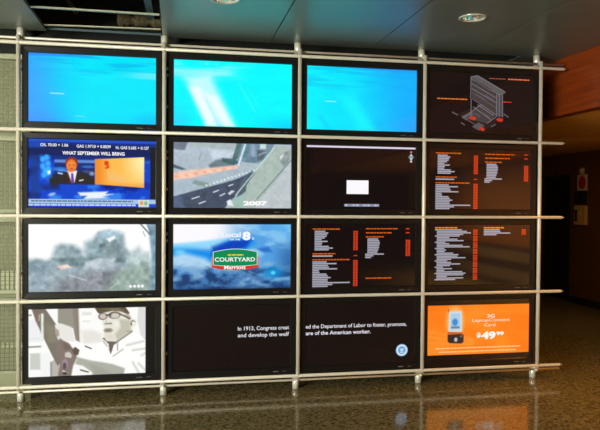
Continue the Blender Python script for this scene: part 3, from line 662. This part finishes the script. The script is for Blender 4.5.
# ------------------------------------------------------------------ the sixteen displays
def display(r, c, label, canvas, overlay=None, over_name='screen_text', bz=None):
    t = thing('wall_display', label, 'screen', (MW*c + (0, .010, .008, -.002)[c], 0, ROWZ[r]), 'flat displays in the wall grid')
    # bezel ring with a slight inward step
    x0, x1, z1, z0 = .024, 1.197, -.024, -.722
    sx0, sx1, sz1, sz0 = SX0, SX0+SW, SZ0, SZ0-SH
    if 'bezel' not in PROTO:
        bm = bmesh.new()
        def ring(a0, a1, b0, b1, y): return [bm.verts.new(p) for p in ((a0,y,b0),(a1,y,b0),(a1,y,b1),(a0,y,b1))]
        R = [ring(x0, x1, z0, z1, .075), ring(x0, x1, z0, z1, .024), ring(x0+.004, x1-.004, z0+.004, z1-.004, .020),
             ring(sx0-.006, sx1+.006, sz0-.006, sz1+.006, .022), ring(sx0, sx1, sz0, sz1, .0335), ring(sx0, sx1, sz0, sz1, .045)]
        for A, B in zip(R, R[1:]):
            for i in range(4): bm.faces.new((A[i], A[(i+1)%4], B[(i+1)%4], B[i]))
        o = link('bezel', bm, M_BEZEL, t); PROTO['bezel'] = o.data
        o = mk('rear_housing', M_HOUS, t, (.07, 1.15, .0452, .14, -.70, -.05), bev=.008); PROTO['rear_housing'] = o.data
        bm = bmesh.new()
        for i, w in enumerate((.006, .005, .007, .006, .005)): box(bm, .985+.011*i, .985+.011*i+w, .0195, .0215, -.703, -.697)
        o = link('brand_mark', bm, M_MARK, t); PROTO['brand_mark'] = o.data
        bm = bmesh.new(); cyl(bm, (1.085, .018, -.700), (1.085, .0215, -.700), .004, n=12); cyl(bm, (1.105, .018, -.700), (1.105, .0215, -.700), .003, n=12)
        o = link('control_buttons', bm, M_MARK, t, True); PROTO['control_buttons'] = o.data
        for z in (-.16, -.22, -.5): 
            o = mk('mounting_clip', M_CLIP, t, (.012, .0235, .028, .05, z-.012, z+.012), (.019, .075, .066, .072, z-.006, z+.006), (.019, .024, .048, .07, z-.006, z+.006)); PROTO.setdefault('clips', []).append(o.data)
    else:
        for n in ('bezel', 'rear_housing', 'brand_mark', 'control_buttons'):
            o = bpy.data.objects.new(n, PROTO[n]); COL.objects.link(o); o.parent = t
        for m in PROTO['clips']:
            o = bpy.data.objects.new('mounting_clip', m); COL.objects.link(o); o.parent = t
    s = screen_mesh('lit_screen', canvas, t)
    if overlay:
        g = Glyph(); overlay(g); g.build(s)
    return t
PROTO = {}

def o_news(g):
    W_ = (240, 244, 250)
    g.part('market_quote'); g.text('OIL 70.00 + 1.06', .09, .105, .042, W_, .215, bold=.02); g.part('market_quote'); g.text('GAS 1.9710 + 0.0039', .37, .115, .042, W_, .27, bold=.02); g.part('market_quote'); g.text('N. GAS 5.685 + 0.127', .68, .125, .042, W_, .265, bold=.02)
    g.part('headline'); g.text('WHAT SEPTEMBER WILL BRING', .26,   .222, .048, (250, 250, 252), .49, bold=.03)
    g.part('news_ticker'); g.words(.02, .90, .80, .022, (90, 112, 150)); g.part('news_ticker'); g.words(.0, .955, .84, .026, (190, 210, 240))
def o_traffic(g): g.part('year_caption'); g.text('2007', .585, .955, .06, (250, 250, 252), .21, bold=.06)
def o_clouds(g):
    W_ = (244, 248, 252)
    g.part('weather_caption'); g.text('Local', .405, .195, .075, W_, .16, bold=.02); g.text('ON THE', .47, .245, .024, W_, .09, bold=.03); g.text('8', .58, .235, .115, W_, .07, bold=.06); g.text('s', .66, .235, .05, (200, 225, 245), .022, bold=.02)
    g.part('hotel_logo'); RD = (218, 52, 40); GR = (12, 138, 84)
    g.rect(.318, .50, .335, .665, (180, 150, 160), 0); g.rect(.705, .50, .722, .665, (180, 150, 160), 0)
    g.poly([(.322, .505), (.322, .665), (.40, .70), (.52, .712), (.64, .70), (.718, .665), (.718, .505)], RD, 1)
    top = [(.335 + .37*i/12, .43 - .045*math.sin(math.pi*i/12)) for i in range(13)]; bot = [(.705 - .37*i/12, .625 + .02*math.sin(math.pi*i/12)) for i in range(13)]
    big = [(.520+(u-.520)*1.03, .53+(v-.53)*1.06) for u, v in top+bot]
    g.poly(big[::-1], (220, 235, 215), 2); g.poly((top+bot)[::-1], GR, 3)
    g.words(.455, .462, .135, .024, (216, 200, 70), 4); g.text('COURTYARD', .345, .575, .062, (244, 248, 244), .345, 4, .02)
    g.text('Marriott', .425, .695, .058, (250, 244, 240), .185, 4, .025)
def o_t1(g):
    g.part('caption_line'); g.text('In 1913, Congress creat', .545, .40, .06, (228, 226, 236), .446, bold=.012); g.part('caption_line'); g.text('and develop the welf', .545, .505, .06, (228, 226, 236), .446, bold=.012)
def o_t2(g):
    g.part('caption_line'); g.text('ed the Department of Labor to foster, promote,', -.0+.002, .40, .06, (228, 226, 236), .925, bold=.012); g.part('caption_line'); g.text('are of the American worker.', .002, .505, .06, (228, 226, 236), .59, bold=.02)
    g.part('seal'); g.disc(.885, .80, .056, (150, 190, 225), 1, 32); g.disc(.885, .80, .048, (214, 232, 244), 2, 32); g.disc(.885, .80, .036, (96, 156, 208), 3, 32)
    g.rect(.865, .775, .905, .79, (224, 236, 244), 4); g.rect(.872, .80, .898, .812, (224, 236, 244), 4); g.rect(.868, .825, .902, .84, (224, 236, 244), 4)
def o_desk(g):
    g.part('menu_bar'); g.rect(0, .0, .995, .026, (226, 218, 240)); g.rect(0, .026, .995, .032, (90, 84, 96))
    g.part('window_rectangle'); g.rect(.36, .545, .56, .765, (252, 250, 254)); g.part('icon_strip'); g.rect(.34, .925, .66, .965, (150, 152, 172))
    for i in range(9): g.rect(.35+.034*i, .932, .362+.034*i, .958, ((210, 212, 228), (90, 110, 160), (190, 196, 220))[i % 3], 1)
    g.part('desktop_icons')
    for v, c_, w in ((.075, (200, 150, 160), .015), (.125, (210, 210, 220), .016), (.155, (120, 160, 170), .034), (.185, (200, 206, 216), .018), (.225, (190, 196, 210), .018)): g.disc(.955, v, w*.6, c_, 1, 12)
    g.rect(.925, .152, .985, .162, (110, 140, 150), 2)
def o_menu_full(g): menu_left(g, .057, .062); menu_right(g, .54, .058, True, .037)
def o_menu_b(g): menu_left(g, .06, .065); menu_right(g, .54, .07, False, .055)
def o_menu_c(g):
    u0 = .06; g.part('listing_heading'); g.words(u0, .04, .215, .022, (235, 140, 30)); v = .075
    g.part('listing')
    ws = [.26, .29, .33, .255, .24, .12, .20, .26, .10, .12, .25, .32, .09, .09, .075, .16, .23, .20, .28, .14, .12, .14, .23, .13, .08, .15, .075, .25, .30, .26, .10, .26, .20, .07, .12, .10]
    for i, w in enumerate(ws[:33]):
        x = u0 + (.018 if i % 4 else .0); g.rect(x, v, x+w, v+.019, GRY); v += .0258
    g.part('number_column')
    for k in range(8): g.column(u0+.372, .08+.107*k, u0+.413, .08+.107*k+.098, RED)
    g.part('listing_heading'); g.words(.535, .04, .20, .022, (235, 140, 30)); v = .075
    g.part('listing')
    for w in (.15, .155, .25, .12): g.rect(.535, v, .535+w*1.06, v+.020, GRY); v += .0275
    g.part('number_column'); g.column(.915, .075, .955, .175, RED)
def o_plan(g):
    def q(x, y): u = (x-28)/512; t = 38+14*u; return (u, (y-t)/(345+6*u-t))
    def lq(a, b, d, e, w, col, lay=2): g.line(*q(a, b), *q(d, e), w, col, lay)
    g.part('building_drawing'); F = (92, 88, 88); G = (66, 60, 58); L_ = (124, 124, 134)
    g.poly([q(*p) for p in ((160,250),(285,195),(400,255),(300,335))][::-1], (36, 24, 22), 0)
    g.poly([q(*p) for p in ((190,270),(280,200),(360,250),(310,295),(270,285))][::-1], G, 1)
    g.poly([q(*p) for p in ((180,262),(235,235),(250,250),(205,282))][::-1], (80, 76, 78), 2)
    g.poly([q(*p) for p in ((236,312),(268,290),(300,305),(272,332))][::-1], (84, 82, 84), 2)
    g.poly([q(*p) for p in ((228,62),(235,172),(355,250),(360,150))][::-1], G, 3); g.poly([q(*p) for p in ((228,62),(262,55),(402,135),(372,148))][::-1], F, 4)
    g.poly([q(*p) for p in ((356,140),(388,150),(390,262),(358,255))][::-1], (72, 70, 74), 4)
    for a in ((228,62,228,172),(232,95,355,165),(232,120,356,190),(233,140,356,215),(235,172,355,250),(228,62,262,55),(262,55,402,135),(228,70,372,150),(372,150,402,138),(358,150,358,262),(372,150,372,262),(388,148,390,262),(230,172,230,270),(280,200,355,250),(195,268,300,330),(310,295,355,262),(190,270,280,200),(240,212,330,275),(262,200,345,255)): lq(*a, .010, L_ if a[0] % 2 == 0 else (94, 92, 98), 5)
    for a in ((135,240,165,255),(180,292,200,305),(330,312,355,298),(395,245,420,262),(250,80,330,130),(255,150,300,178),(300,150,345,180),(250,245,275,262),(285,240,325,265)): lq(*a, .022, (86, 82, 88), 6)
    g.part('drawing_caption'); g.words(*q(62, 170), .29, .018, (236, 120, 36), 7); g.part('drawing_caption'); g.words(*q(320, 66), .16, .014, (180, 80, 40), 7); g.part('drawing_caption'); g.words(*q(415, 68), .215, .018, (236, 120, 60), 7)
    g.part('drawing_caption'); g.words(*q(388, 183), .09, .014, (222, 66, 30), 7)
    for x, y, w in ((238,270,34),(374,276,36),(286,324,24)): g.part('red_marker'); g.poly([q(*p) for p in ((x-w/2,y),(x-w/4,y-10),(x+w/2,y-6),(x+w/2,y+6),(x,y+10))][::-1], (206, 48, 26), 7)
def o_ad(g):
    W_ = (255, 236, 206)
    def q(x, y): return ((x-22)/503, .085+(y-28)/245*.815)
    g.part('product_caption'); g.text('3G', *q(332, 94), .055, W_, .075, bold=.02, align='CENTER'); g.text('LaptopConnect', *q(333, 113), .048, W_, .37, bold=.0, align='CENTER'); g.text('Card', *q(327, 138), .048, W_, .11, align='CENTER')
    g.part('price'); Wb = (255, 248, 236)
    g.text('$', *q(262, 190), .07, Wb, .04, bold=.04); g.text('49', *q(284, 200), .11, Wb, .145, bold=.05); g.text('99', *q(360, 184), .055, Wb, .075, bold=.05)
    g.part('small_print'); g.words(*q(60, 240), .84, .020, (255, 196, 130)); g.words(*q(78, 258), .76, .020, (255, 196, 130))

D = [
 (0,0,'flat screen of blue water with two faint pale dashes, top row beside the mesh panels', ocean(0), None, ''),
 (0,1,'flat screen of cyan water crossed by broad white light rays', ocean(1), None, ''),
 (0,2,'flat screen of blue water with one soft cyan ray and one pale dash', ocean(2), None, ''),
 (0,3,'dark flat screen with a small grey building diagram and orange captions', None, o_plan, 'building_diagram'),
 (1,0,'flat screen with a news presenter in a dark suit beside an orange graphic', news(), o_news, 'screen_text'),
 (1,1,'flat screen with a traffic camera view of a highway bridge and ramp', traffic(), o_traffic, 'screen_text'),
 (1,2,'nearly black flat screen with a white rectangle and a thin white top bar', None, o_desk, 'desktop_items'),
 (1,3,'brownish flat screen of listings, directly below the one with the building diagram', None, o_menu_b, 'directory_text'),
 (2,0,'flat screen with a pale foggy view of trees over grey ground', fog(), None, ''),
 (2,1,'flat screen with blue clouds and a green and red hotel logo', clouds(), o_clouds, 'hotel_logo'),
 (2,2,'dark flat screen of listings, directly right of the cloud screen with the hotel logo', None, o_menu_full, 'directory_text'),
 (2,3,'dark flat screen with one long column of listings, directly above the orange advert screen', None, o_menu_c, 'directory_text'),
 (3,0,'flat screen with a sepia photo of a man in cap and glasses', worker(), None, ''),
 (3,1,'black flat screen whose white caption begins In 1913, Congress', None, o_t1, 'screen_text'),
 (3,2,'black flat screen with a white caption about Labor and a round blue seal', None, o_t2, 'screen_text'),
 (3,3,'flat screen with an orange phone advert priced 49.99', phone_ad(), o_ad, 'screen_text'),
]
for r_, c_, lab, cv, ov, on in D: display(r_, c_, lab, cv, ov, on or 'screen_text')

# ------------------------------------------------------------------ fittings on the corridor wall
t = thing('fire_alarm', 'small pale alarm light fixed on the dark corridor wall above the red notice', 'alarm', (8.3, 4.34, 2.33))
mk('back_plate', pbr('alarm_plate', (205, 190, 150), .5), t, (-.015, 0, -.05, .05, -.07, .07), bev=.004)
mk('lens', pbr('alarm_lens', (235, 220, 180), .2), t, (-.05, -.015, -.035, .035, -.03, .05), bev=.008)
t = thing('wall_notice', 'white notice with a large red oval on the dark corridor wall', 'notice', (8.3, 4.34, 2.14))
mk('board', pbr('notice_white', (225, 205, 180), .5), t, (-.012, 0, -.14, .14, -.14, .14), bev=.003)
bm = bmesh.new()
vs = [bm.verts.new((-.0135, .10*math.cos(a), .115*math.sin(a))) for a in [2*math.pi*i/28 for i in range(28)]]
f = bm.faces.new(vs); e = bmesh.ops.extrude_face_region(bm, geom=[f]); bmesh.ops.translate(bm, verts=[x for x in e['geom'] if isinstance(x, bmesh.types.BMVert)], vec=(-.003, 0, 0))
link('red_oval', bm, pbr('notice_red', (200, 34, 24), .4), t)
t = thing('call_box', 'black box with fine slots between the red notice and the beige box', 'box', (8.3, 4.34, 1.89))
mk('casing', pbr('box_black', (26, 24, 26), .4), t, (-.08, 0, -.13, .13, -.1, .1), bev=.006)
mk('slot', pbr('box_slot', (60, 58, 60), .4), t, *[(-.083, -.08, -.1, .1, -.07+.03*i, -.062+.03*i) for i in range(5)])
t = thing('phone_box', 'beige wall box with a dark handset mark beneath the black box', 'phone box', (8.3, 4.34, 1.57))
mk('casing', pbr('box_beige', (215, 175, 105), .5), t, (-.06, 0, -.16, .16, -.17, .17), bev=.01)
mk('handset', pbr('handset_dark', (40, 30, 24), .4), t, (-.085, -.06, .06, .10, -.1, .09), (-.09, -.06, .05, .11, .06, .09), (-.09, -.06, .05, .11, -.1, -.07), bev=.004)
mk('label_plate', pbr('label_pale', (225, 205, 160), .4), t, (-.063, -.06, -.08, .0, -.02, .07))
